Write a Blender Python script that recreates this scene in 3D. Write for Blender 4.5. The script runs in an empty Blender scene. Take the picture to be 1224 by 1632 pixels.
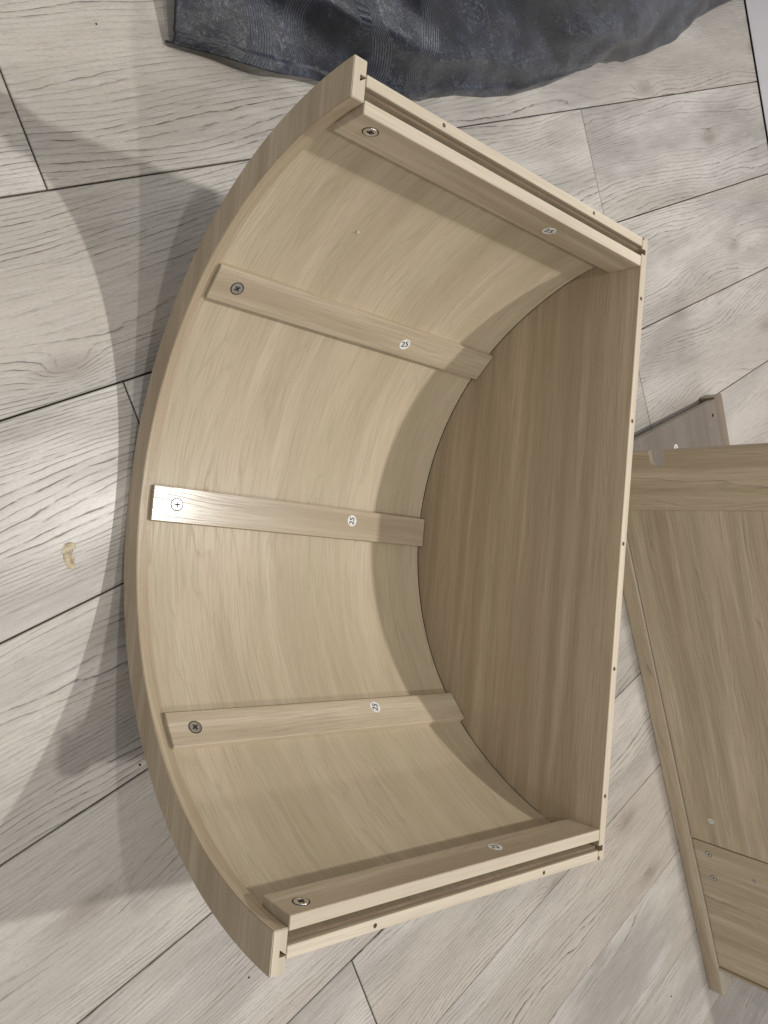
import bpy, bmesh, math, random
from mathutils import Vector, Matrix, Euler, noise as mnoise
random.seed(7)
scene = bpy.context.scene
COL = scene.collection

# ------------------------------------------------------------------ camera
F_PX = 1248.08
cam_d = bpy.data.cameras.new('camera')
cam_d.sensor_fit = 'VERTICAL'; cam_d.sensor_height = 24.0
cam_d.lens = 24.0 * F_PX / 1632.0
cam_d.clip_start = 0.02; cam_d.clip_end = 60
CAM_EUL = Euler((-0.0062577, -0.6966749, -0.3960418), 'XYZ')
CAM_LOC = Vector((0, 0, 1.0))
cam = bpy.data.objects.new('camera', cam_d); COL.objects.link(cam)
cam.location = CAM_LOC; cam.rotation_euler = CAM_EUL
scene.camera = cam
CAM_R = CAM_EUL.to_matrix()

# ------------------------------------------------------------------ light
world = bpy.data.worlds.new('World'); scene.world = world
world.use_nodes = True
bg = world.node_tree.nodes['Background']
bg.inputs['Color'].default_value = (1.0, 0.985, 0.965, 1)
bg.inputs['Strength'].default_value = 0.275
scene.view_settings.view_transform = 'Standard'
scene.view_settings.look = 'None'
scene.view_settings.exposure = 0.47
scene.view_settings.gamma = 1.0

CAB_LOC = Vector((0.37234, -0.15124, 0.42109))
CAB_EUL = Euler((0.01293, 0.00545, -0.49923), 'XYZ')
CAB_M = Matrix.Translation(CAB_LOC) @ CAB_EUL.to_matrix().to_4x4()
def cabw(u, v, w): return CAB_M @ Vector((u, -v, w))      # v grows towards the photo's bottom edge

def lamp(loc, power, radius, color):
    l = bpy.data.lights.new('ceiling_lamp', 'POINT'); l.energy = power
    l.shadow_soft_size = radius; l.color = color
    o = bpy.data.objects.new('ceiling_lamp', l); COL.objects.link(o); o.location = loc
    return o
lamp(cabw(1.075, -0.19, 2.20), 92, 0.030, (1.0, 0.975, 0.94))
lamp(cabw(-0.337, -0.26, 2.20), 27, 0.030, (1.0, 0.975, 0.94))
lamp(cabw(0.30, 0.80, 2.20), 40, 0.034, (1.0, 0.975, 0.94))

# ------------------------------------------------------------------ helpers
def tag(o, label=None, cat=None, group=None, kind=None):
    if label: o['label'] = label
    if cat: o['category'] = cat
    if group: o['group'] = group
    if kind: o['kind'] = kind
    return o
def empty(name, loc=(0, 0, 0), eul=(0, 0, 0), parent=None):
    o = bpy.data.objects.new(name, None); COL.objects.link(o)
    o.location = loc; o.rotation_euler = eul; o.empty_display_size = 0.05
    if parent: o.parent = parent
    return o
def obj(name, bm, mats, parent=None, loc=(0, 0, 0), eul=(0, 0, 0), smooth=False):
    me = bpy.data.meshes.new(name); bm.to_mesh(me); bm.free()
    for m in (mats if isinstance(mats, (list, tuple)) else [mats]): me.materials.append(m)
    if smooth:
        for p in me.polygons: p.use_smooth = True
    o = bpy.data.objects.new(name, me); COL.objects.link(o)
    o.location = loc; o.rotation_euler = eul
    if parent: o.parent = parent
    return o
def ray(u, v):
    return CAM_LOC, (CAM_R @ Vector(((u - 612) / F_PX, -(v - 816) / F_PX, -1))).normalized()
def W(u, v, z=0.0):
    c, d = ray(u, v); return c + d * ((z - c.z) / d.z)
def box_uv(bm, grain):
    """UV: u runs along the grain (metres), v across it."""
    uvl = bm.loops.layers.uv.verify()
    oth = [a for a in range(3) if a != grain]
    for f in bm.faces:
        for l in f.loops:
            c = l.vert.co
            l[uvl].uv = (c[grain], c[oth[0]] + c[oth[1]] * 1.0)
def box_bm(x0, x1, y0, y1, z0, z1, bevel=0.0006, grain=0, seg=1):
    bm = bmesh.new()
    bmesh.ops.create_cube(bm, size=1)
    for v in bm.verts:
        v.co = Vector(((x0 + x1) / 2 + v.co.x * (x1 - x0), (y0 + y1) / 2 + v.co.y * (y1 - y0), (z0 + z1) / 2 + v.co.z * (z1 - z0)))
    if bevel: bmesh.ops.bevel(bm, geom=bm.edges[:], offset=bevel, segments=seg, affect='EDGES', profile=0.7)
    box_uv(bm, grain)
    return bm
def extrude_poly(pts, axis, a0, a1, bevel=0.0, grain=1):
    """closed outline pts (2-tuples) in the plane normal to axis, from a0 to a1"""
    bm = bmesh.new()
    def mk(p, a):
        c = list(p); c.insert(axis, a); return bm.verts.new(c)
    A = [mk(p, a0) for p in pts]; B = [mk(p, a1) for p in pts]
    n = len(pts)
    bm.faces.new(A[::-1]); bm.faces.new(B)
    for i in range(n): bm.faces.new((A[i], A[(i + 1) % n], B[(i + 1) % n], B[i]))
    bmesh.ops.recalc_face_normals(bm, faces=bm.faces[:])
    if bevel:
        bmesh.ops.bevel(bm, geom=[e for e in bm.edges if e.calc_face_angle(0) > 0.6], offset=bevel, segments=1, affect='EDGES')
    box_uv(bm, grain)
    return bm
def cut(o, cutters):
    """carve real holes: boolean difference, baked into the mesh"""
    bm = bmesh.new()
    for c in cutters:
        me = bpy.data.meshes.new('tmp'); c.to_mesh(me); c.free(); bm.from_mesh(me); bpy.data.meshes.remove(me)
    bmesh.ops.recalc_face_normals(bm, faces=bm.faces[:])
    c = obj('hole_cutter', bm, [], o.parent, o.location, o.rotation_euler)
    m = o.modifiers.new('holes', 'BOOLEAN'); m.operation = 'DIFFERENCE'; m.object = c; m.solver = 'EXACT'
    bpy.context.view_layer.update()
    dg = bpy.context.evaluated_depsgraph_get()
    me = bpy.data.meshes.new_from_object(o.evaluated_get(dg), preserve_all_data_layers=True, depsgraph=dg)
    o.modifiers.clear(); old = o.data; o.data = me; me.name = o.name
    bpy.data.objects.remove(c, do_unlink=True)
def cyl_bm(p0, p1, r, n=16):
    p0 = Vector(p0); p1 = Vector(p1); d = p1 - p0
    q = d.to_track_quat('Z', 'Y').to_matrix().to_4x4()
    bm = bmesh.new()
    bmesh.ops.create_cone(bm, cap_ends=True, segments=n, radius1=r, radius2=r, depth=d.length,
                          matrix=Matrix.Translation((p0 + p1) / 2) @ q)
    return bm

# ------------------------------------------------------------------ materials
def new_mat(name):
    m = bpy.data.materials.new(name); m.use_nodes = True
    nt = m.node_tree; b = nt.nodes['Principled BSDF']
    return m, nt, b
class NT:
    def __init__(s, nt): s.nt = nt
    def n(s, t, **kw):
        nd = s.nt.nodes.new(t)
        for k, v in kw.items(): setattr(nd, k, v)
        return nd
    def link(s, a, b): s.nt.links.new(a, b)
    def val(s, x, sock):
        if hasattr(x, 'links') or isinstance(x, bpy.types.NodeSocket): s.link(x, sock)
        else: sock.default_value = x
    def math(s, op, a, b=0.0, clamp=False):
        nd = s.n('ShaderNodeMath', operation=op, use_clamp=clamp)
        s.val(a, nd.inputs[0]); s.val(b, nd.inputs[1]); return nd.outputs[0]
    def vmul(s, v, k):
        nd = s.n('ShaderNodeVectorMath', operation='MULTIPLY'); s.link(v, nd.inputs[0]); s.val(k, nd.inputs[1]); return nd.outputs[0]
    def vadd(s, v, k):
        nd = s.n('ShaderNodeVectorMath', operation='ADD'); s.link(v, nd.inputs[0]); s.val(k, nd.inputs[1]); return nd.outputs[0]
    def noise(s, v, scale=1.0, detail=2.0, rough=0.5, dist=0.0):
        nd = s.n('ShaderNodeTexNoise'); s.link(v, nd.inputs['Vector'])
        nd.inputs['Scale'].default_value = scale; nd.inputs['Detail'].default_value = detail
        nd.inputs['Roughness'].default_value = rough; nd.inputs['Distortion'].default_value = dist
        return nd.outputs['Fac']
    def maprange(s, x, a, b, c=0.0, d=1.0, smooth=True):
        nd = s.n('ShaderNodeMapRange'); nd.interpolation_type = 'SMOOTHSTEP' if smooth else 'LINEAR'
        s.link(x, nd.inputs[0])
        for i, q in enumerate((a, b, c, d)): nd.inputs[i + 1].default_value = q
        return nd.outputs[0]
    def mix(s, f, a, b, bt='MIX'):
        nd = s.n('ShaderNodeMix', data_type='RGBA', blend_type=bt)
        s.val(f, nd.inputs[0])
        for x, sock in ((a, nd.inputs[6]), (b, nd.inputs[7])):
            if isinstance(x, tuple): sock.default_value = (*x, 1)
            else: s.link(x, sock)
        return nd.outputs[2]
    def sepxyz(s, v):
        nd = s.n('ShaderNodeSeparateXYZ'); s.link(v, nd.inputs[0]); return nd.outputs
    def comb(s, x, y, z=0.0):
        nd = s.n('ShaderNodeCombineXYZ'); s.val(x, nd.inputs[0]); s.val(y, nd.inputs[1]); s.val(z, nd.inputs[2]); return nd.outputs[0]
    def rand_off(s, k=(37.0, 53.0, 11.0)):
        oi = s.n('ShaderNodeObjectInfo')
        nd = s.n('ShaderNodeVectorMath', operation='SCALE'); nd.inputs[0].default_value = k
        s.link(oi.outputs['Random'], nd.inputs['Scale']); return nd.outputs[0], oi.outputs['Random']

def laminate(name, base, dark, light, streak=1.0, line=0.35, rough=0.24, lines_freq=230.0, broad=(1.0, 14.0), bump=0.12, warp=0.9, b2f=48.0, finek=0.34, spec=0.45):
    m, nt, b = new_mat(name); N = NT(nt)
    uv = N.n('ShaderNodeTexCoord').outputs['UV']
    off, rnd = N.rand_off()
    P = N.vadd(uv, off)
    bands = N.noise(N.vmul(P, (broad[0], broad[1], 1.0)), 1.0, 3, 0.55, 0.4)
    bands2 = N.noise(N.vmul(P, (1.6, b2f, 1.0)), 1.0, 3, 0.55, 0.3)
    hue = N.noise(N.vmul(P, (0.9, 21.0, 1.0)), 1.0, 2, 0.5)
    fine = N.noise(N.vmul(P, (14.0, 520.0, 1.0)), 1.0, 3, 0.7)
    x, y, z = N.sepxyz(P)
    w1 = N.noise(N.vmul(P, (1.4, 7.0, 1.0)), 1.0, 2, 0.5)
    w2 = N.noise(N.vmul(P, (7.0, 40.0, 1.0)), 1.0, 2, 0.5)
    g = N.math('ADD', N.math('MULTIPLY', y, lines_freq), N.math('ADD', N.math('MULTIPLY', w1, 22.0 * warp), N.math('MULTIPLY', w2, 2.2)))
    fr = N.math('FRACT', g)
    ln = N.maprange(fr, 0.72, 0.98)
    ln = N.math('MULTIPLY', ln, N.maprange(N.noise(N.vmul(P, (5.0, 60.0, 1)), 1.0, 2), 0.35, 0.7))
    c = N.mix(N.maprange(bands, 0.34, 0.68), dark, base)
    c = N.mix(N.math('MULTIPLY', N.maprange(bands2, 0.45, 0.78), 0.75 * streak), c, light)
    c = N.mix(N.math('MULTIPLY', N.maprange(bands2, 0.5, 0.22), 0.55 * streak), c, dark)
    c = N.mix(N.math('MULTIPLY', ln, line), c, tuple(q * 0.55 for q in dark))
    c = N.mix(N.math('MULTIPLY', N.maprange(fine, 0.46, 0.62), finek), c, tuple(q * 0.72 for q in dark))
    c = N.mix(N.maprange(hue, 0.42, 0.64), N.mix(0.5, c, (1.0, 0.96, 0.93), 'MULTIPLY'), N.mix(0.5, c, (0.99, 0.98, 0.91), 'MULTIPLY'))
    N.link(c, b.inputs['Base Color'])
    N.link(N.math('ADD', N.maprange(fine, 0.3, 0.7, rough - 0.05, rough + 0.10), N.math('MULTIPLY', ln, 0.25)), b.inputs['Roughness'])
    b.inputs['Specular IOR Level'].default_value = spec
    bp = N.n('ShaderNodeBump'); bp.inputs['Strength'].default_value = bump; bp.inputs['Distance'].default_value = 0.0006
    N.link(N.math('SUBTRACT', fine, N.math('MULTIPLY', ln, 0.8)), bp.inputs['Height'])
    N.link(bp.outputs[0], b.inputs['Normal'])
    return m

OAK_B, OAK_D, OAK_L = (0.540, 0.458, 0.338), (0.408, 0.335, 0.240), (0.67, 0.590, 0.460)
m_oak = laminate('oak_laminate', OAK_B, OAK_D, OAK_L, rough=0.19, spec=0.7, line=0.45, lines_freq=190)
m_sheet = laminate('oak_laminate_bent', OAK_B, (0.455, 0.383, 0.270), OAK_L, streak=0.40, line=0.24, lines_freq=52, broad=(1.3, 13.0), b2f=40.0, finek=0.42, rough=0.40)
m_edge_lit = laminate('oak_edge_band_lit', rough=0.4, base=(0.58, 0.51, 0.405), dark=(0.50, 0.435, 0.34), light=(0.68, 0.61, 0.50), streak=0.6, line=0.08)  # edge banding, paler partly to stand for lamplight on upward faces
m_plate = laminate('oak_laminate_plate', (0.525, 0.430, 0.308), (0.395, 0.312, 0.215), (0.64, 0.54, 0.405), streak=0.8, line=0.30, lines_freq=230, broad=(0.7, 16.0), rough=0.40)
m_grey_oak = laminate('oak_laminate_greyer', (0.585, 0.485, 0.345), (0.420, 0.338, 0.230), (0.70, 0.61, 0.455), streak=0.9, line=0.55, lines_freq=130, broad=(0.8, 12.0), rough=0.4)

def simple(name, col, rough=0.5, metal=0.0, spec=0.5):
    m, nt, b = new_mat(name)
    b.inputs['Base Color'].default_value = (*col, 1); b.inputs['Roughness'].default_value = rough
    b.inputs['Metallic'].default_value = metal; b.inputs['Specular IOR Level'].default_value = spec
    return m, nt, b
m_steel, nt, b = simple('zinc_plated_steel', (0.62, 0.60, 0.57), 0.32, 1.0)
N = NT(nt); N.link(N.maprange(N.noise(N.n('ShaderNodeTexCoord').outputs['Object'], 900, 2), 0.3, 0.7, 0.22, 0.5), b.inputs['Roughness'])
m_recess_shade, _, _ = simple('recess_shade', (0.02, 0.016, 0.012), 0.8)  # dark colour used as painted shade in recesses
m_paper, _, _ = simple('sticker_paper', (0.74, 0.73, 0.70), 0.6)
m_ink, _, _ = simple('sticker_ink', (0.015, 0.015, 0.02), 0.5)
m_fibre = laminate('fibreboard_brown', (0.20, 0.145, 0.095), (0.15, 0.105, 0.07), (0.26, 0.19, 0.13), streak=0.3, line=0.05)
m_gap_shade, _, _ = simple('gap_shade_black', (0.012, 0.012, 0.013), 0.7)

def floor_mat():
    m, nt, b = new_mat('grey_oak_floorboard'); N = NT(nt)
    tc = N.n('ShaderNodeTexCoord').outputs['Object']
    off, rnd = N.rand_off((91.0, 67.0, 0.0))
    P = N.vadd(tc, off)
    P0 = N.vmul(P, (1.0, 1.0, 0.0))
    x, y, z = N.sepxyz(P0)
    w1 = N.noise(N.vmul(P0, (1.5, 6.2, 1.0)), 1.0, 1.6, 0.4)
    w2 = N.noise(N.vmul(P0, (9.0, 40.0, 1.0)), 1.0, 2, 0.5)
    w3 = N.noise(N.vmul(P0, (40.0, 160.0, 1.0)), 1.0, 2, 0.5)
    # knots: sparse cells pull the growth lines round themselves
    vo = N.n('ShaderNodeTexVoronoi'); vo.feature = 'F1'; vo.voronoi_dimensions = '2D'; vo.inputs['Scale'].default_value = 1.0
    vo.inputs['Randomness'].default_value = 0.95
    N.link(N.vmul(P0, (2.1, 5.0, 1.0)), vo.inputs['Vector'])
    kd = N.math('ADD', vo.outputs['Distance'], N.math('MULTIPLY', N.math('SUBTRACT', w2, 0.5), 0.10))
    knot = N.math('POWER', 2.71828, N.math('MULTIPLY', N.math('MULTIPLY', kd, kd), -150.0))
    sel = N.maprange(N.sepxyz(vo.outputs['Color'])[0], 0.30, 0.38)
    knot = N.math('MULTIPLY', knot, sel)
    g = N.math('ADD', N.math('MULTIPLY', y, 125.0), N.math('MULTIPLY', w1, 20.0))
    g = N.math('ADD', g, N.math('MULTIPLY', w2, 1.1))
    g = N.math('ADD', g, N.math('MULTIPLY', w3, 0.35))
    g = N.math('ADD', g, N.math('MULTIPLY', knot, 3.0))
    fr = N.math('FRACT', g)
    cell = N.math('FLOOR', g)
    # each growth line has its own strength
    wn = N.n('ShaderNodeTexWhiteNoise'); wn.noise_dimensions = '1D'; N.link(cell, wn.inputs['W'])
    lw = N.maprange(wn.outputs['Value'], 0.05, 0.9, 0.35, 1.0, False)
    sharp = N.maprange(fr, 0.80, 0.95)
    soft = N.maprange(fr, 0.25, 1.0)
    dens = N.maprange(N.noise(N.vmul(P0, (1.6, 8.0, 1.0)), 1.0, 2, 0.6), 0.36, 0.54, 0.22, 1.0)
    brk = N.maprange(N.noise(N.vmul(P0, (26.0, 150.0, 1.0)), 1.0, 3, 0.6), 0.36, 0.56)
    ln = N.math('MULTIPLY', N.math('MULTIPLY', sharp, lw), N.math('MULTIPLY', dens, brk))
    sf = N.math('MULTIPLY', N.math('MULTIPLY', soft, lw), dens)
    pores = N.maprange(N.noise(N.vmul(P0, (30.0, 900.0, 1.0)), 1.0, 2, 0.7), 0.60, 0.80)
    strk = N.noise(N.vmul(P0, (16.0, 230.0, 1.0)), 1.0, 4, 0.7)
    grit = N.noise(N.vmul(P0, (150.0, 620.0, 1.0)), 1.0, 3, 0.7)
    patch = N.noise(N.vmul(P0, (2.4, 9.0, 1.0)), 1.0, 3, 0.55)
    patch2 = N.noise(N.vmul(P0, (1.1, 3.2, 1.0)), 1.0, 2, 0.5)
    c = N.mix(N.maprange(patch, 0.35, 0.68), (0.385, 0.362, 0.33), (0.650, 0.618, 0.568))
    c = N.mix(N.math('MULTIPLY', N.maprange(patch2, 0.44, 0.62), 0.62), c, (0.50, 0.44, 0.375))
    c = N.mix(N.math('MULTIPLY', rnd, 0.45), c, (0.53, 0.475, 0.415))
    c = N.mix(N.math('MULTIPLY', sf, 0.30), c, (0.27, 0.245, 0.215))
    c = N.mix(N.math('MULTIPLY', N.maprange(strk, 0.52, 0.66), 0.36), c, (0.24, 0.215, 0.19))
    c = N.mix(N.math('MULTIPLY', N.maprange(strk, 0.48, 0.30), 0.30), c, (0.68, 0.665, 0.64))
    c = N.mix(N.math('MULTIPLY', N.maprange(grit, 0.50, 0.66), 0.30), c, (0.25, 0.225, 0.20))
    c = N.mix(N.math('MULTIPLY', ln, 0.95), c, (0.10, 0.088, 0.076))
    c = N.mix(N.math('MULTIPLY', pores, 0.35), c, (0.17, 0.15, 0.13))
    c = N.mix(N.math('MULTIPLY', knot, 0.60), c, (0.23, 0.185, 0.15))
    N.link(c, b.inputs['Base Color'])
    N.link(N.maprange(patch, 0.3, 0.7, 0.44, 0.34), b.inputs['Roughness'])
    b.inputs['Specular IOR Level'].default_value = 0.45
    bp = N.n('ShaderNodeBump'); bp.inputs['Strength'].default_value = 0.35; bp.inputs['Distance'].default_value = 0.0006
    h = N.math('SUBTRACT', N.math('MULTIPLY', N.noise(N.vmul(P0, (60, 420, 1)), 1.0, 2), 0.25), N.math('ADD', ln, N.math('MULTIPLY', pores, 0.3)))
    N.link(h, bp.inputs['Height']); N.link(bp.outputs[0], b.inputs['Normal'])
    return m
m_floor = floor_mat()
m_sub, _, _ = simple('dark_joint', (0.045, 0.038, 0.032), 0.9)

# ------------------------------------------------------------------ floor (rows run along +X)
Y0, RW, PL = 0.24163, 0.24269, 2.34
WALL_X = 2.462
floor = obj('floor', box_bm(-1.6, 3.2, -3.2, 1.6, -0.03, -0.0085, 0), m_sub)
tag(floor, 'pale grey oak laminate floor laid in long wide boards', kind='structure')
def plank_mesh(L):
    bm = bmesh.new(); bmesh.ops.create_cube(bm, size=1)
    w = RW - 0.0022
    for v in bm.verts: v.co = Vector((v.co.x * (L - 0.0022), v.co.y * w, (v.co.z - 0.5) * 0.008))
    top = [e for e in bm.edges if all(v.co.z > -0.001 for v in e.verts)]
    bmesh.ops.bevel(bm, geom=top, offset=0.0011, segments=1, affect='EDGES')
    return bm
pcache = {}
for r in range(-5, 13):            # row r lies between line r and line r+1 (towards -Y)
    yc = Y0 - (r + 0.5) * RW
    j0 = 0.427 if r % 2 else 1.592
    k = -2
    while k < 3:
        a = j0 + k * PL; bnd = a + PL; k += 1
        a = max(a, -1.55); bnd = min(bnd, WALL_X - 0.0015)
        if bnd - a < 0.05: continue
        L = round(bnd - a, 4)
        if L not in pcache:
            p = obj('plank', plank_mesh(L), m_floor, floor); pcache[L] = p.data
        else:
            p = bpy.data.objects.new('plank', pcache[L]); COL.objects.link(p); p.parent = floor
        p.location = ((a + bnd) / 2, yc, 0)
        p['label'] = 'long pale grey oak floorboard'
for o in floor.children:
    if 'label' in o: del o['label']

# ------------------------------------------------------------------ white wall with its skirting at the far side
m_white, nt, b = simple('white_paint', (0.84, 0.84, 0.90), 0.45)
N = NT(nt); bp = N.n('ShaderNodeBump'); bp.inputs['Strength'].default_value = 0.05
N.link(N.noise(N.n('ShaderNodeTexCoord').outputs['Object'], 60, 3), bp.inputs['Height']); N.link(bp.outputs[0], b.inputs['Normal'])
wall = obj('wall', box_bm(WALL_X + 0.016, WALL_X + 0.12, -3.0, 1.6, 0.0, 1.1, 0.0), m_white)
tag(wall, 'plain white wall rising from the floor at the upper right corner', kind='structure')
obj('skirting_board', box_bm(WALL_X, WALL_X + 0.015, -3.0, 1.6, 0.0022, 0.30, 0.002), m_white, wall)
obj('floor_gap_shade', box_bm(WALL_X + 0.003, WALL_X + 0.014, -3.0, 1.6, -0.006, 0.0020, 0.0), m_gap_shade, wall)  # black strip standing in for the shade under the skirting

# ------------------------------------------------------------------ the half-round cabinet
HC = -0.0043                       # arc centre below the opening plane
cab = empty('curved_cabinet', CAB_LOC, CAB_EUL)
tag(cab, 'half-round pale oak cabinet shell lying belly down on the floor, open side up', 'cabinet')
V, RWID, TR = 0.41677, 0.04022, 0.01556
Ro, Ri = math.hypot(V, HC), math.hypot(V - RWID, HC)
LP, TD, RD = 0.48784, 0.0125, 0.40481
def arc_pts(R, vend, n):
    t1 = math.atan2(vend, HC if HC > 0 else HC)
    t1 = math.acos(max(-1, min(1, HC / R)))
    return [(R * math.sin(t), HC - R * math.cos(t)) for t in [(-1 + 2 * i / n) * t1 for i in range(n + 1)]]
def arc_uv(bm):
    uvl = bm.loops.layers.uv.verify()
    for f in bm.faces:
        for l in f.loops:
            c = l.vert.co; t = math.atan2(c.y, -(c.z - HC)); r = math.hypot(c.y, c.z - HC)
            l[uvl].uv = (t * 0.385, c.x + r)
# rim ring: flat arch-shaped board at the near end
outer = arc_pts(Ro, V, 96); inner = arc_pts(Ri, V - RWID, 96)
bm = bmesh.new()
vs = {}
for k, (pts, x) in enumerate(((outer, 0), (outer, TR), (inner, 0), (inner, TR))):
    vs[k] = [bm.verts.new((x, p[0], p[1])) for p in pts]
n = len(outer)
for i in range(n - 1):
    for a, c in ((0, 1), (3, 2), (2, 0), (1, 3)):
        bm.faces.new((vs[a][i], vs[a][i + 1], vs[c][i + 1], vs[c][i]))
for i in (0, n - 1): bm.faces.new((vs[0][i], vs[1][i], vs[3][i], vs[2][i]))
bmesh.ops.recalc_face_normals(bm, faces=bm.faces[:])
bmesh.ops.bevel(bm, geom=[e for e in bm.edges if len(e.link_faces) == 2 and e.calc_face_angle(0) > 0.8], offset=0.0008, segments=2, affect='EDGES')
# grain: straight across on the big faces, round the arc on the thin edges
uvl = bm.loops.layers.uv.verify(); bm.normal_update()
for f in bm.faces:
    flat = abs(f.normal.x) > 0.7
    for l in f.loops:
        c = l.vert.co; t = math.atan2(c.y, -(c.z - HC))
        l[uvl].uv = (c.y, c.z) if flat else (t * 0.4, c.x + 0.3)
    f.material_index = 0
    if abs(f.normal.z) > 0.9 and f.calc_center_median().z > -0.01: f.material_index = 1
rim = obj('rim_ring', bm, [m_plate, m_edge_lit], cab)  # end panel's laminate; its darker tone takes in shade of the outer face
def prism(pts, a0, a1):            # cutter: outline in (x, y), z from a0 to a1
    return extrude_poly(pts, 2, a0, a1)
cuts = []
for s in (-1, 1):
    cuts.append(prism([(0.0082, s * 0.3945), (0.0082, s * 0.4010), (0.0170, s * 0.4012)], -0.012, 0.01))
cut(rim, cuts)

# end panel (D-shaped)
Rd = RD
ends = [(y, z) for y, z in arc_pts(Rd + 0.010, Rd + 0.010, 96)]
ends[0] = (ends[0][0], 0.0); ends[-1] = (ends[-1][0], 0.0)
ends = [(max(-RD - 0.001, min(RD + 0.001, y)), z) for y, z in ends]
bm = extrude_poly(ends, 0, LP, LP + TD, 0.0006, grain=1)
bm.normal_update()
for f in bm.faces:
    f.material_index = 1 if (f.normal.z > 0.9) else 0
plate = obj('end_panel', bm, [m_plate, m_edge_lit], cab)
cuts = [cyl_bm((0.4937, -v, 0.006), (0.4937, -v, -0.014), 0.0027) for v in (-0.3242, -0.1604, 0.0010, 0.163, 0.3253)]
for s, vv in ((1, 0.3865), (-1, 0.3905)):
    cuts.append(box_bm(LP - 0.004, LP + 0.0085, s * vv - 0.0035, s * vv + 0.0035, -0.02, 0.004, 0))
for s in (1, -1):
    cuts.append(box_bm(LP - 0.004, LP + 0.0035, s * 0.4045 - 0.0022, s * 0.4045 + 0.004, -0.01, 0.004, 0))
cut(plate, cuts)

# bent sheet
def sheet_r(t):
    a = max(0.0, min(1.0, (abs(t) - math.radians(58)) / math.radians(30))); a = a * a * (3 - 2 * a)
    return 0.3805 + 0.0078 * a
bm = bmesh.new()
NS = 120; TH = 0.003; t1 = math.acos(-(0.0045 - 0.0043) / 0.388)
rows = []
for i in range(NS + 1):
    t = (-1 + 2 * i / NS) * (math.pi / 2 - 0.0009); r = sheet_r(t)
    rows.append([bm.verts.new((x, rr * math.sin(t), HC - rr * math.cos(t))) for x, rr in ((TR + 0.0002, r), (LP - 0.0016, r), (LP - 0.0016, r + TH), (TR + 0.0002, r + TH))])
for i in range(NS):
    for k in range(4):
        f = bm.faces.new((rows[i][k], rows[i][(k + 1) % 4], rows[i + 1][(k + 1) % 4], rows[i + 1][k])); f.smooth = True
for i in (0, NS): bm.faces.new(rows[i])
bmesh.ops.recalc_face_normals(bm, faces=bm.faces[:])
for e in bm.edges:
    if e.calc_face_angle(0) > 0.6: e.smooth = False
arc_uv(bm)
bm.normal_update()
for f in bm.faces:
    if abs(f.normal.z) > 0.9 and f.calc_center_median().z > -0.01: f.material_index = 1
sheet = obj('curved_sheet', bm, [m_sheet, m_fibre], cab)

# flat dark strip standing in for the shade in the sheet's groove
bm = bmesh.new(); prevv = None
for i in range(101):
    t = math.radians(-76 + 152 * i / 100); r = sheet_r(t)
    a = bm.verts.new((LP - 0.0004, (r - 0.0002) * math.sin(t), HC - (r - 0.0002) * math.cos(t))); b_ = bm.verts.new((LP - 0.0004, (r + 0.0034) * math.sin(t), HC - (r + 0.0034) * math.cos(t)))
    if prevv: bm.faces.new((prevv[0], prevv[1], b_, a))
    prevv = (a, b_)
obj('sheet_groove_shade', bm, m_recess_shade, cab)

# screws and number stickers
def screw_bm(r=0.0066):
    """countersunk head with a cross recess shaded by flat colour, axis +Z, top at z = 0.0005"""
    bm = bmesh.new(); nseg = 24
    prof = [(r, 0.0), (r * 0.97, 0.0005), (r * 0.62, 0.00062), (r * 0.60, 0.0004)]
    rings = [[bm.verts.new((rr * math.cos(2 * math.pi * i / nseg), rr * math.sin(2 * math.pi * i / nseg), z)) for i in range(nseg)] for rr, z in prof]
    for a in range(len(prof) - 1):
        for i in range(nseg): bm.faces.new((rings[a][i], rings[a][(i + 1) % nseg], rings[a + 1][(i + 1) % nseg], rings[a + 1][i]))
    bm.faces.new(rings[-1])
    # flat dark ring for the shade of the seat round the head
    r0 = [bm.verts.new((rr * math.cos(2 * math.pi * i / nseg), rr * math.sin(2 * math.pi * i / nseg), 0.00015)) for rr in (r * 1.15,) for i in range(nseg)]
    r1 = [bm.verts.new((r * 0.98 * math.cos(2 * math.pi * i / nseg), r * 0.98 * math.sin(2 * math.pi * i / nseg), 0.00015)) for i in range(nseg)]
    for i in range(nseg):
        f = bm.faces.new((r0[i], r0[(i + 1) % nseg], r1[(i + 1) % nseg], r1[i])); f.material_index = 1
    # flat dark cross painted in place of shade in the slot
    a, wd, z = r * 0.50, r * 0.13, 0.00075
    o = [(a, wd), (wd, wd), (wd, a), (-wd, a), (-wd, wd), (-a, wd), (-a, -wd), (-wd, -wd), (-wd, -a), (wd, -a), (wd, -wd), (a, -wd)]
    f = bm.faces.new([bm.verts.new((p[0], p[1], z)) for p in o]); f.material_index = 1
    return bm
screw_me = None
def screw(parent, loc, rot, ang=0.0, r=0.0074):
    global screw_me
    if screw_me is None:
        o = obj('screw', screw_bm(), [m_steel, m_recess_shade], parent); screw_me = o.data
    else:
        o = bpy.data.objects.new('screw', screw_me); COL.objects.link(o); o.parent = parent
    o.location = loc; o.rotation_euler = (rot.to_matrix().to_4x4() @ Matrix.Rotation(ang, 4, 'Z')).to_euler()
    o.scale = (r / 0.0066,) * 3
    return o
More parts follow.
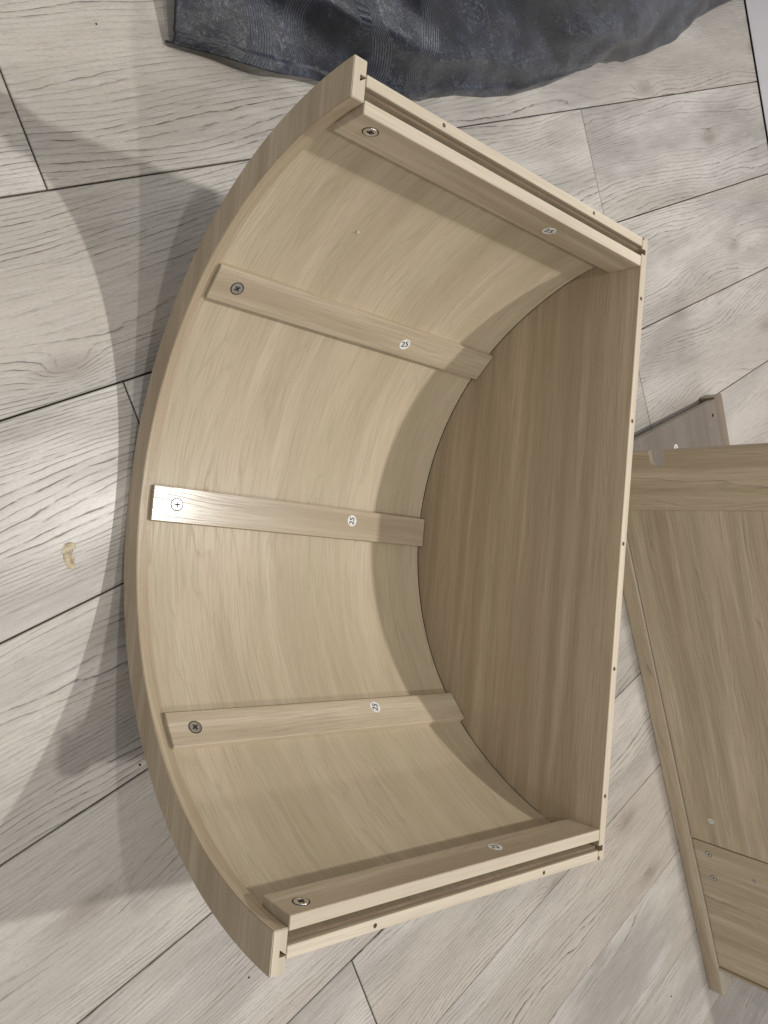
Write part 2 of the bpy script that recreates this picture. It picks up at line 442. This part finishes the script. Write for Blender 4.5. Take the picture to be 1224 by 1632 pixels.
def sticker_mesh(txt, r):
    cu = bpy.data.curves.new('digits', 'FONT'); cu.body = txt; cu.size = r * 1.40; cu.align_x = 'CENTER'; cu.align_y = 'CENTER'
    cu.offset = r * 0.02
    t = bpy.data.objects.new('digits', cu); COL.objects.link(t)
    bpy.context.view_layer.update()
    dg = bpy.context.evaluated_depsgraph_get()
    me = bpy.data.meshes.new_from_object(t.evaluated_get(dg))
    bm = bmesh.new(); bm.from_mesh(me)
    for f in bm.faces: f.material_index = 1
    for v in bm.verts: v.co.z = 0.00032
    bpy.data.objects.remove(t); bpy.data.meshes.remove(me); bpy.data.curves.remove(cu)
    n = 28
    A = [bm.verts.new((r * math.cos(2 * math.pi * i / n), r * math.sin(2 * math.pi * i / n), 0.0)) for i in range(n)]
    B = [bm.verts.new((r * math.cos(2 * math.pi * i / n), r * math.sin(2 * math.pi * i / n), 0.00022)) for i in range(n)]
    f = bm.faces.new(B); f.material_index = 0
    for i in range(n): bm.faces.new((A[i], A[(i + 1) % n], B[(i + 1) % n], B[i])).material_index = 0
    return bm
st25 = None
def sticker(parent, loc, rot, ang, txt='25', r=0.0086):
    global st25
    if txt == '25' and st25 is not None:
        o = bpy.data.objects.new('number_sticker', st25); COL.objects.link(o); o.parent = parent
    else:
        o = obj('number_sticker', sticker_mesh(txt, r), [m_paper, m_ink], parent)
        if txt == '25': st25 = o.data
    o.location = loc; o.rotation_euler = (rot.to_matrix().to_4x4() @ Matrix.Rotation(ang, 4, 'Z')).to_euler()
    return o

# battens: local x along the cabinet, y = across (towards the photo's top), z = face normal
BW, BT = 0.0453, 0.0112
IDM = Euler((0, 0, 0))
for th, us, ss, ut, st_, ang, sa in ((-0.7783, 0.0444, 0.0009, 0.3191, -0.002, math.radians(17), 0.75),
                                     (0.0045, 0.0459, 0.0007, 0.3344, 0.006, math.radians(84), 0.1),
                                     (0.7841, 0.0456, 0.0003, 0.3252, 0.008, math.radians(66), 0.55)):
    rf = 0.3726
    # in cabinet axes y=-v : batten centre
    bm = box_bm(0.0132, 0.4868, -BW / 2, BW / 2, -BT, 0, 0.0007, 0)
    o = obj('batten', bm, m_oak, cab, (0, -rf * math.sin(th), -rf * math.cos(th)), (-th, 0, 0))
    # face normal must point to the axis
    screw(o, (us, ss, 0.0001), IDM, sa)
    sticker(o, (ut, st_, 0.0001), IDM, ang)
# end battens, flush with the opening
for s, us, ws, ut, wt, ang, sa in ((1, 0.0404, -0.0197, 0.327, -0.026, math.radians(20), 0.3), (-1, 0.040, -0.018, 0.315, -0.024, math.radians(35), 0.4)):
    bm = box_bm(TR + 0.0004, LP - 0.0006, min(s * 0.3664, s * 0.3803), max(s * 0.3664, s * 0.3803), -0.0465, 0.0, 0.0007, 0)
    bm.normal_update()
    for f in bm.faces:
        if f.normal.z > 0.9: f.material_index = 1
    o = obj('batten', bm, [m_oak, m_edge_lit], cab)
    # screws / stickers on the vertical inner face: local x = u, local y = up for the top one
    if s == 1:    # face looks towards -y
        R = Matrix(((1, 0, 0), (0, 0, -1), (0, 1, 0)))          # x->x, y->z(up), z->-y
    else:         # face looks towards +y ; y axis runs down
        R = Matrix(((1, 0, 0), (0, 0, 1), (0, -1, 0)))
    E_ = R.to_euler()
    screw(o, (us, s * 0.3663, ws), E_, sa)
    if s == 1: sticker(o, (ut, s * 0.3663, wt), E_, ang)
    else: sticker(o, (ut, s * 0.3663, wt), E_, math.radians(60))
    # outer rail
    bm = box_bm(TR + 0.0004, LP - 0.0006, min(s * 0.3928, s * 0.4048), max(s * 0.3928, s * 0.4048), -0.044, 0.0, 0.0006, 0)
    bm.normal_update()
    for f in bm.faces:
        if f.normal.z > 0.9: f.material_index = 1
    o2 = obj('outer_rail', bm, [m_fibre if False else m_oak, m_edge_lit], cab)
    cut(o2, [cyl_bm((u, s * 0.3992, 0.006), (u, s * 0.3992, -0.012), 0.0024) for u in (0.118, 0.378)])

# ------------------------------------------------------------------ upright cabinet at the right
ang = math.radians(87.829)
up = empty('upright_cabinet', (1.2982, -1.8847, 0), (0, 0, ang))
# local x: along the front towards the photo's top, local -y: into the unit (world +X), z up
tag(up, 'upright oak cabinet front on a low plinth, cut off by the right edge', 'cabinet')
HP = 0.80; RH = 0.0385
def upb(name, x0, x1, d0, d1, z0, z1, mat, grain, bevel=0.0007, parent=up):
    return obj(name, box_bm(x0, x1, -d1, -d0, z0, z1, bevel, grain), mat, parent)
O = 0.0975                          # the panels' own zero lies this far from the plinth end
pl = upb('plinth', 0.0, 1.345 + O, 0.0, 0.046, 0.0006, RH, [m_grey_oak, m_edge_lit], 0, 0.0012)
for p_ in pl.data.polygons:
    if p_.normal.z > 0.5: p_.material_index = 1  # paler top face: lamplight and edge highlight put into the colour
SB = 0.0045
upb('side_lip', -0.0165 + O - 0.002, -0.0100 + O, SB + 0.0005, 0.30, RH + 0.0004, HP, m_grey_oak, 2, 0.0005)
upb('back_filler', -0.0098 + O, -0.003 + O, SB + 0.009, 0.30, RH + 0.0004, HP, m_grey_oak, 2, 0.0)
lower = upb('door_panel', -0.0035 + O, 0.3755 + O, SB + 0.0010, SB + 0.017, RH + 0.0015, HP, m_grey_oak, 2)
front = upb('front_panel', 0.3805 + O, 1.2150 + O, SB, SB + 0.016, RH + 0.0015, HP, m_grey_oak, 0)
upb('panel_gap', 0.3705 + O, 0.386 + O, SB + 0.0175, SB + 0.022, RH + 0.0015, HP, m_fibre, 2, 0)
# post with a U slot in its edge
x0, x1 = 1.2153 + O, 1.3420 + O
pts = [(x0, RH + 0.0015), (x1, RH + 0.0015), (x1, 0.1280)]
zc, rr = 0.1450, 0.0168
for i in range(13):
    a = math.pi / 2 * 0 + math.pi * i / 12
    pts.append((x1 - 0.0185 - rr * math.sin(a), zc - rr * math.cos(a)))
pts += [(x1, zc + rr), (x1, HP), (x0, HP)]
pts = [p for i, p in enumerate(pts)]
pts[2] = (x1, zc - rr)
post = obj('slotted_post', extrude_poly(pts, 1, -(SB + 0.012), -SB, 0.0, grain=2), m_grey_oak, up)
def up_rot(): return Matrix(((1, 0, 0), (0, 0, 1), (0, -1, 0)))  # face normal = local +y
RU = Matrix(((1, 0, 0), (0, 0, 1), (0, -1, 0))).to_euler()
sticker(front, (0.4477 + O, -SB + 0.0002, 0.1007), RU, math.radians(150), '2', 0.0070)
screw(lower, (0.3451 + O, -SB - 0.0009, 0.0754), RU, 0.2, 0.0068)
screw(lower, (0.2779 + O, -SB - 0.0009, 0.0758), RU, 0.9, 0.0068)
screw(lower, (0.3131 + O, -SB - 0.0009, 0.1776), RU, 0.5, 0.0036)

# ------------------------------------------------------------------ loose board behind it
bz = 0.042
A = W(1010.7, 702.5, bz); B = W(1139, 635.6, bz)
yaw = math.atan2((B - A).y, (B - A).x)
bd = empty('loose_board', (B.x, B.y, 0), (0, 0, yaw))
tag(bd, 'low greyish oak board with an end strip, lying behind the slotted cabinet front', 'board')
Lb = 0.435
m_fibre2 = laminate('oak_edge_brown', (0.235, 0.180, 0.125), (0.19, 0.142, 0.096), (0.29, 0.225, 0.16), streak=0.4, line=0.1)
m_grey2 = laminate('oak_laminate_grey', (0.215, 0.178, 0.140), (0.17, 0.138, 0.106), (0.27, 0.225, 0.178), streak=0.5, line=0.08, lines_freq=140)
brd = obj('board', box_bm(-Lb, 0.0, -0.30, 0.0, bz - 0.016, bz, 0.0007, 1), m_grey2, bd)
brd.data.name = 'board'
cut(brd, [cyl_bm((-0.022, -0.036, bz + 0.004), (-0.022, -0.036, bz - 0.007), 0.0046, 20)])
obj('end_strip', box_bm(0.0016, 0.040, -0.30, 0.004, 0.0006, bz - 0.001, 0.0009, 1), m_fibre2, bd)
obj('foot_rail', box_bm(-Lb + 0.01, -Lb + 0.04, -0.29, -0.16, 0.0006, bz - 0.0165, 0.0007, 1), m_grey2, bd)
screw(brd, (-0.043, -0.055, bz + 0.0001), IDM, 0.3, 0.0045)
sticker(brd, (-0.213, -0.063, bz + 0.0001), IDM, 0.4, '2', 0.0085)

# ------------------------------------------------------------------ dark satin cover at the top
def fabric_mat():
    m, nt, b = new_mat('dark_blue_grey_satin'); N = NT(nt)
    uv = N.n('ShaderNodeTexCoord').outputs['UV']
    w = N.noise(N.vmul(uv, (4.0, 4.0, 1)), 1.0, 2, 0.5)
    x, y, z = N.sepxyz(uv)
    # families of wavy embossed lines that swell together and apart
    swing = N.math('MULTIPLY', N.math('SINE', N.math('MULTIPLY', y, 24.0)), 0.026)
    par = N.math('SUBTRACT', N.math('MULTIPLY', N.math('MODULO', N.math('FLOOR', N.math('MULTIPLY', N.math('ADD', x, 3.0), 8.5)), 2.0), 2.0), 1.0)
    xx = N.math('ADD', N.math('ADD', N.math('ADD', x, 3.0), N.math('MULTIPLY', swing, par)), N.math('MULTIPLY', w, 0.035))
    band = N.math('ABSOLUTE', N.math('SUBTRACT', N.math('FRACT', N.math('MULTIPLY', xx, 8.5)), 0.5))
    inband = N.maprange(band, 0.21, 0.13)
    lines = N.math('POWER', N.math('ABSOLUTE', N.math('SINE', N.math('MULTIPLY', xx, 640.0))), 3.0)
    lines = N.math('MULTIPLY', lines, inband)
    crush = N.noise(N.vmul(uv, (95.0, 95.0, 1)), 1.0, 6, 0.75, 1.6)
    crush2 = N.noise(N.vmul(uv, (9.0, 7.0, 1)), 1.0, 3, 0.55, 0.4)
    c = N.mix(N.maprange(crush2, 0.35, 0.7), (0.009, 0.011, 0.017), (0.021, 0.026, 0.041))
    c = N.mix(N.math('MULTIPLY', N.maprange(crush, 0.50, 0.62), N.maprange(crush2, 0.42, 0.60, 0.08, 1.0)), c, (0.095, 0.108, 0.145))  # pale crushed patches: satin highlights put into the colour
    c = N.mix(N.math('MULTIPLY', lines, N.maprange(crush2, 0.35, 0.65, 0.20, 0.75)), c, (0.115, 0.128, 0.165))
    N.link(c, b.inputs['Base Color'])
    N.link(N.maprange(crush, 0.35, 0.65, 0.42, 0.26), b.inputs['Roughness'])
    b.inputs['Specular IOR Level'].default_value = 0.55
    b.inputs['Sheen Weight'].default_value = 0.05; b.inputs['Sheen Roughness'].default_value = 0.4
    b.inputs['Sheen Tint'].default_value = (0.6, 0.68, 0.85, 1)
    bp = N.n('ShaderNodeBump'); bp.inputs['Strength'].default_value = 0.5; bp.inputs['Distance'].default_value = 0.0022
    N.link(N.math('ADD', N.math('MULTIPLY', lines, 0.6), crush), bp.inputs['Height']); N.link(bp.outputs[0], b.inputs['Normal'])
    return m
m_fab = fabric_mat()
hem = [(262, 69), (292, 73), (333, 79), (387, 90), (437, 104), (479, 117), (508, 127), (560, 143), (620, 156), (667, 162), (680, 158), (724, 153), (769, 156),
       (813, 153), (867, 138), (916, 116), (945, 97), (970, 99), (1050, 62), (1120, 24), (1165, -2), (1230, -45)]
def lerp_list(L, s):
    k = s * (len(L) - 1); i = min(int(k), len(L) - 2); f = k - i
    return tuple(L[i][j] * (1 - f) + L[i + 1][j] * f for j in range(len(L[0])))
# resample hem by arc length
acc = [0]
for i in range(len(hem) - 1): acc.append(acc[-1] + math.dist(hem[i], hem[i + 1]))
def hem_at(s):
    d = s * acc[-1]
    for i in range(len(hem) - 1):
        if d <= acc[i + 1] or i == len(hem) - 2:
            f = (d - acc[i]) / (acc[i + 1] - acc[i]); return tuple(hem[i][j] * (1 - f) + hem[i + 1][j] * f for j in (0, 1))
NX, NY = 260, 110
bm = bmesh.new(); grid = []; uvs = {}
top_ctrl = [(258, -190, 0.05), (420, -190, 0.12), (620, -190, 0.24), (840, -200, 0.36), (1080, -220, 0.42), (1330, -240, 0.45)]
prev = None; slen = 0
for i in range(NX + 1):
    s = i / NX
    hu, hv = hem_at(s); h = W(hu, hv, 0.0)
    h.z = 0.0022
    tu, tv, tz = lerp_list(top_ctrl, s)
    T = W(tu, tv, tz)
    if prev is not None: slen += (h - prev).length
    prev = h.copy()
    col = []
    for j in range(NY + 1):
        t = j / NY
        p = h.lerp(T, t)
        # hanging profile: steeper near the hem
        zt = tz * (t ** 0.8) if s > 0.3 else tz * t
        p.z = 0.0022 + zt
        ln_ = (T - h).length * t
        nrm = Vector((0.0, -0.75, 0.6))
        env = min(1, t * 30)
        fold = 0.016 * math.sin(6.5 * slen + 5.0 * ln_ + 2.2 * mnoise.noise(Vector((slen * 2, ln_ * 3, 0)))) \
             + 0.020 * mnoise.noise(Vector((slen * 3.2 + 3, ln_ * 5.0, 1.7))) + 0.007 * mnoise.noise(Vector((slen * 11, ln_ * 14, 4.0)))
        ridge = 0.042 * math.exp(-((ln_ - 0.16 + 0.10 * slen) / 0.035) ** 2) * max(0, 1 - slen / 0.9)
        p = p + nrm * (env * (fold * 1.25 + ridge + 0.012 + (0.0035 if ln_ < 0.024 else 0.0)))
        p.z = max(p.z, 0.0022)
        v = bm.verts.new(p); uvs[v] = (slen, ln_); col.append(v)
    grid.append(col)
uvl = bm.loops.layers.uv.verify()
for i in range(NX):
    for j in range(NY):
        f = bm.faces.new((grid[i][j], grid[i + 1][j], grid[i + 1][j + 1], grid[i][j + 1])); f.smooth = True
        for l in f.loops: l[uvl].uv = uvs[l.vert]
bm.normal_update()
if sum(f.normal.z for f in bm.faces) < 0: bmesh.ops.reverse_faces(bm, faces=bm.faces[:])
fab = obj('bed_cover', bm, m_fab)
sm = fab.modifiers.new('thickness', 'SOLIDIFY'); sm.thickness = 0.003; sm.offset = -1
tag(fab, 'dark blue grey embossed satin cover spilling onto the floor above the curved cabinet', 'cover')

# ------------------------------------------------------------------ small things on the floor
m_glue, nt, b = simple('dried_yellow_glue', (0.50, 0.42, 0.27), 0.6)
N = NT(nt); q = N.noise(N.n('ShaderNodeTexCoord').outputs['Object'], 160, 4, 0.7)
N.link(N.mix(N.maprange(q, 0.35, 0.6), (0.30, 0.22, 0.13), (0.56, 0.485, 0.33)), b.inputs['Base Color'])
out = [(400, 332), (404, 300), (425, 268), (455, 260), (492, 268), (495, 290), (478, 305), (474, 322), (462, 345), (482, 352), (487, 370), (480, 388), (492, 415), (488, 432),
       (440, 436), (432, 405), (414, 380), (412, 350)]
bm = bmesh.new()
pw = [W(x / 4.08, 800 + y / 4.08, 0.0) for x, y in out]
A_ = [bm.verts.new((p.x, p.y, 0.0003)) for p in pw]
cen = sum(pw, Vector()) / len(pw)
B_ = [bm.verts.new((p.x * 0.95 + cen.x * 0.05, p.y * 0.95 + cen.y * 0.05, 0.0005)) for p in pw]
bm.faces.new(B_)
for i in range(len(pw)): bm.faces.new((A_[i], A_[(i + 1) % len(pw)], B_[(i + 1) % len(pw)], B_[i]))
bmesh.ops.recalc_face_normals(bm, faces=bm.faces[:])
tag(obj('glue_residue', bm, m_glue), 'torn yellowish patch of dried residue stuck on the floorboard left of the curved cabinet', 'residue')
def crumb(loc, r, label, mat=m_paper):
    bm = bmesh.new(); bmesh.ops.create_icosphere(bm, subdivisions=1, radius=r)
    for v in bm.verts: v.co *= random.uniform(0.75, 1.2)
    tag(obj('crumb', bm, mat, None, loc), label, 'crumb')
c, d = ray(571, 370)
# meet the sheet
M = CAB_M.inverted(); a = M @ c; bb = M.to_3x3() @ d; a2 = Vector((a.y, a.z - HC)); b2 = Vector((bb.y, bb.z))
A2 = b2.dot(b2); B2 = a2.dot(b2); C2 = a2.dot(a2) - 0.3795 ** 2
tt = (-B2 + math.sqrt(B2 * B2 - A2 * C2)) / A2
crumb(c + d * (tt - 0.001), 0.0016, 'single white crumb on the bent sheet above the upper middle batten')
crumb(W(1074, 648, 0.002), 0.0020, 'white crumb on the floor in the shadow beside the low loose board')
m_bit, _, _ = simple('dark_grit', (0.03, 0.025, 0.02), 0.8)
crumb(W(154, 38, 0.001), 0.0014, 'dark grit speck on the floor left of the satin cover', m_bit)
crumb(W(223, 1219, 0.001), 0.0016, 'dark grit speck by the floor joint left of the curved rim', m_bit)
crumb(W(397, 1558, 0.001), 0.0016, 'dark grit speck on the floor at the lower tip of the rim', m_bit)
crumb(W(1070, 1588, 0.001), 0.0018, 'dark grit speck on the floor near the plinth end', m_bit)
crumb(W(38, 189, 0.001), 0.0014, 'tiny pale crumb in the floor joint near the upper left corner')
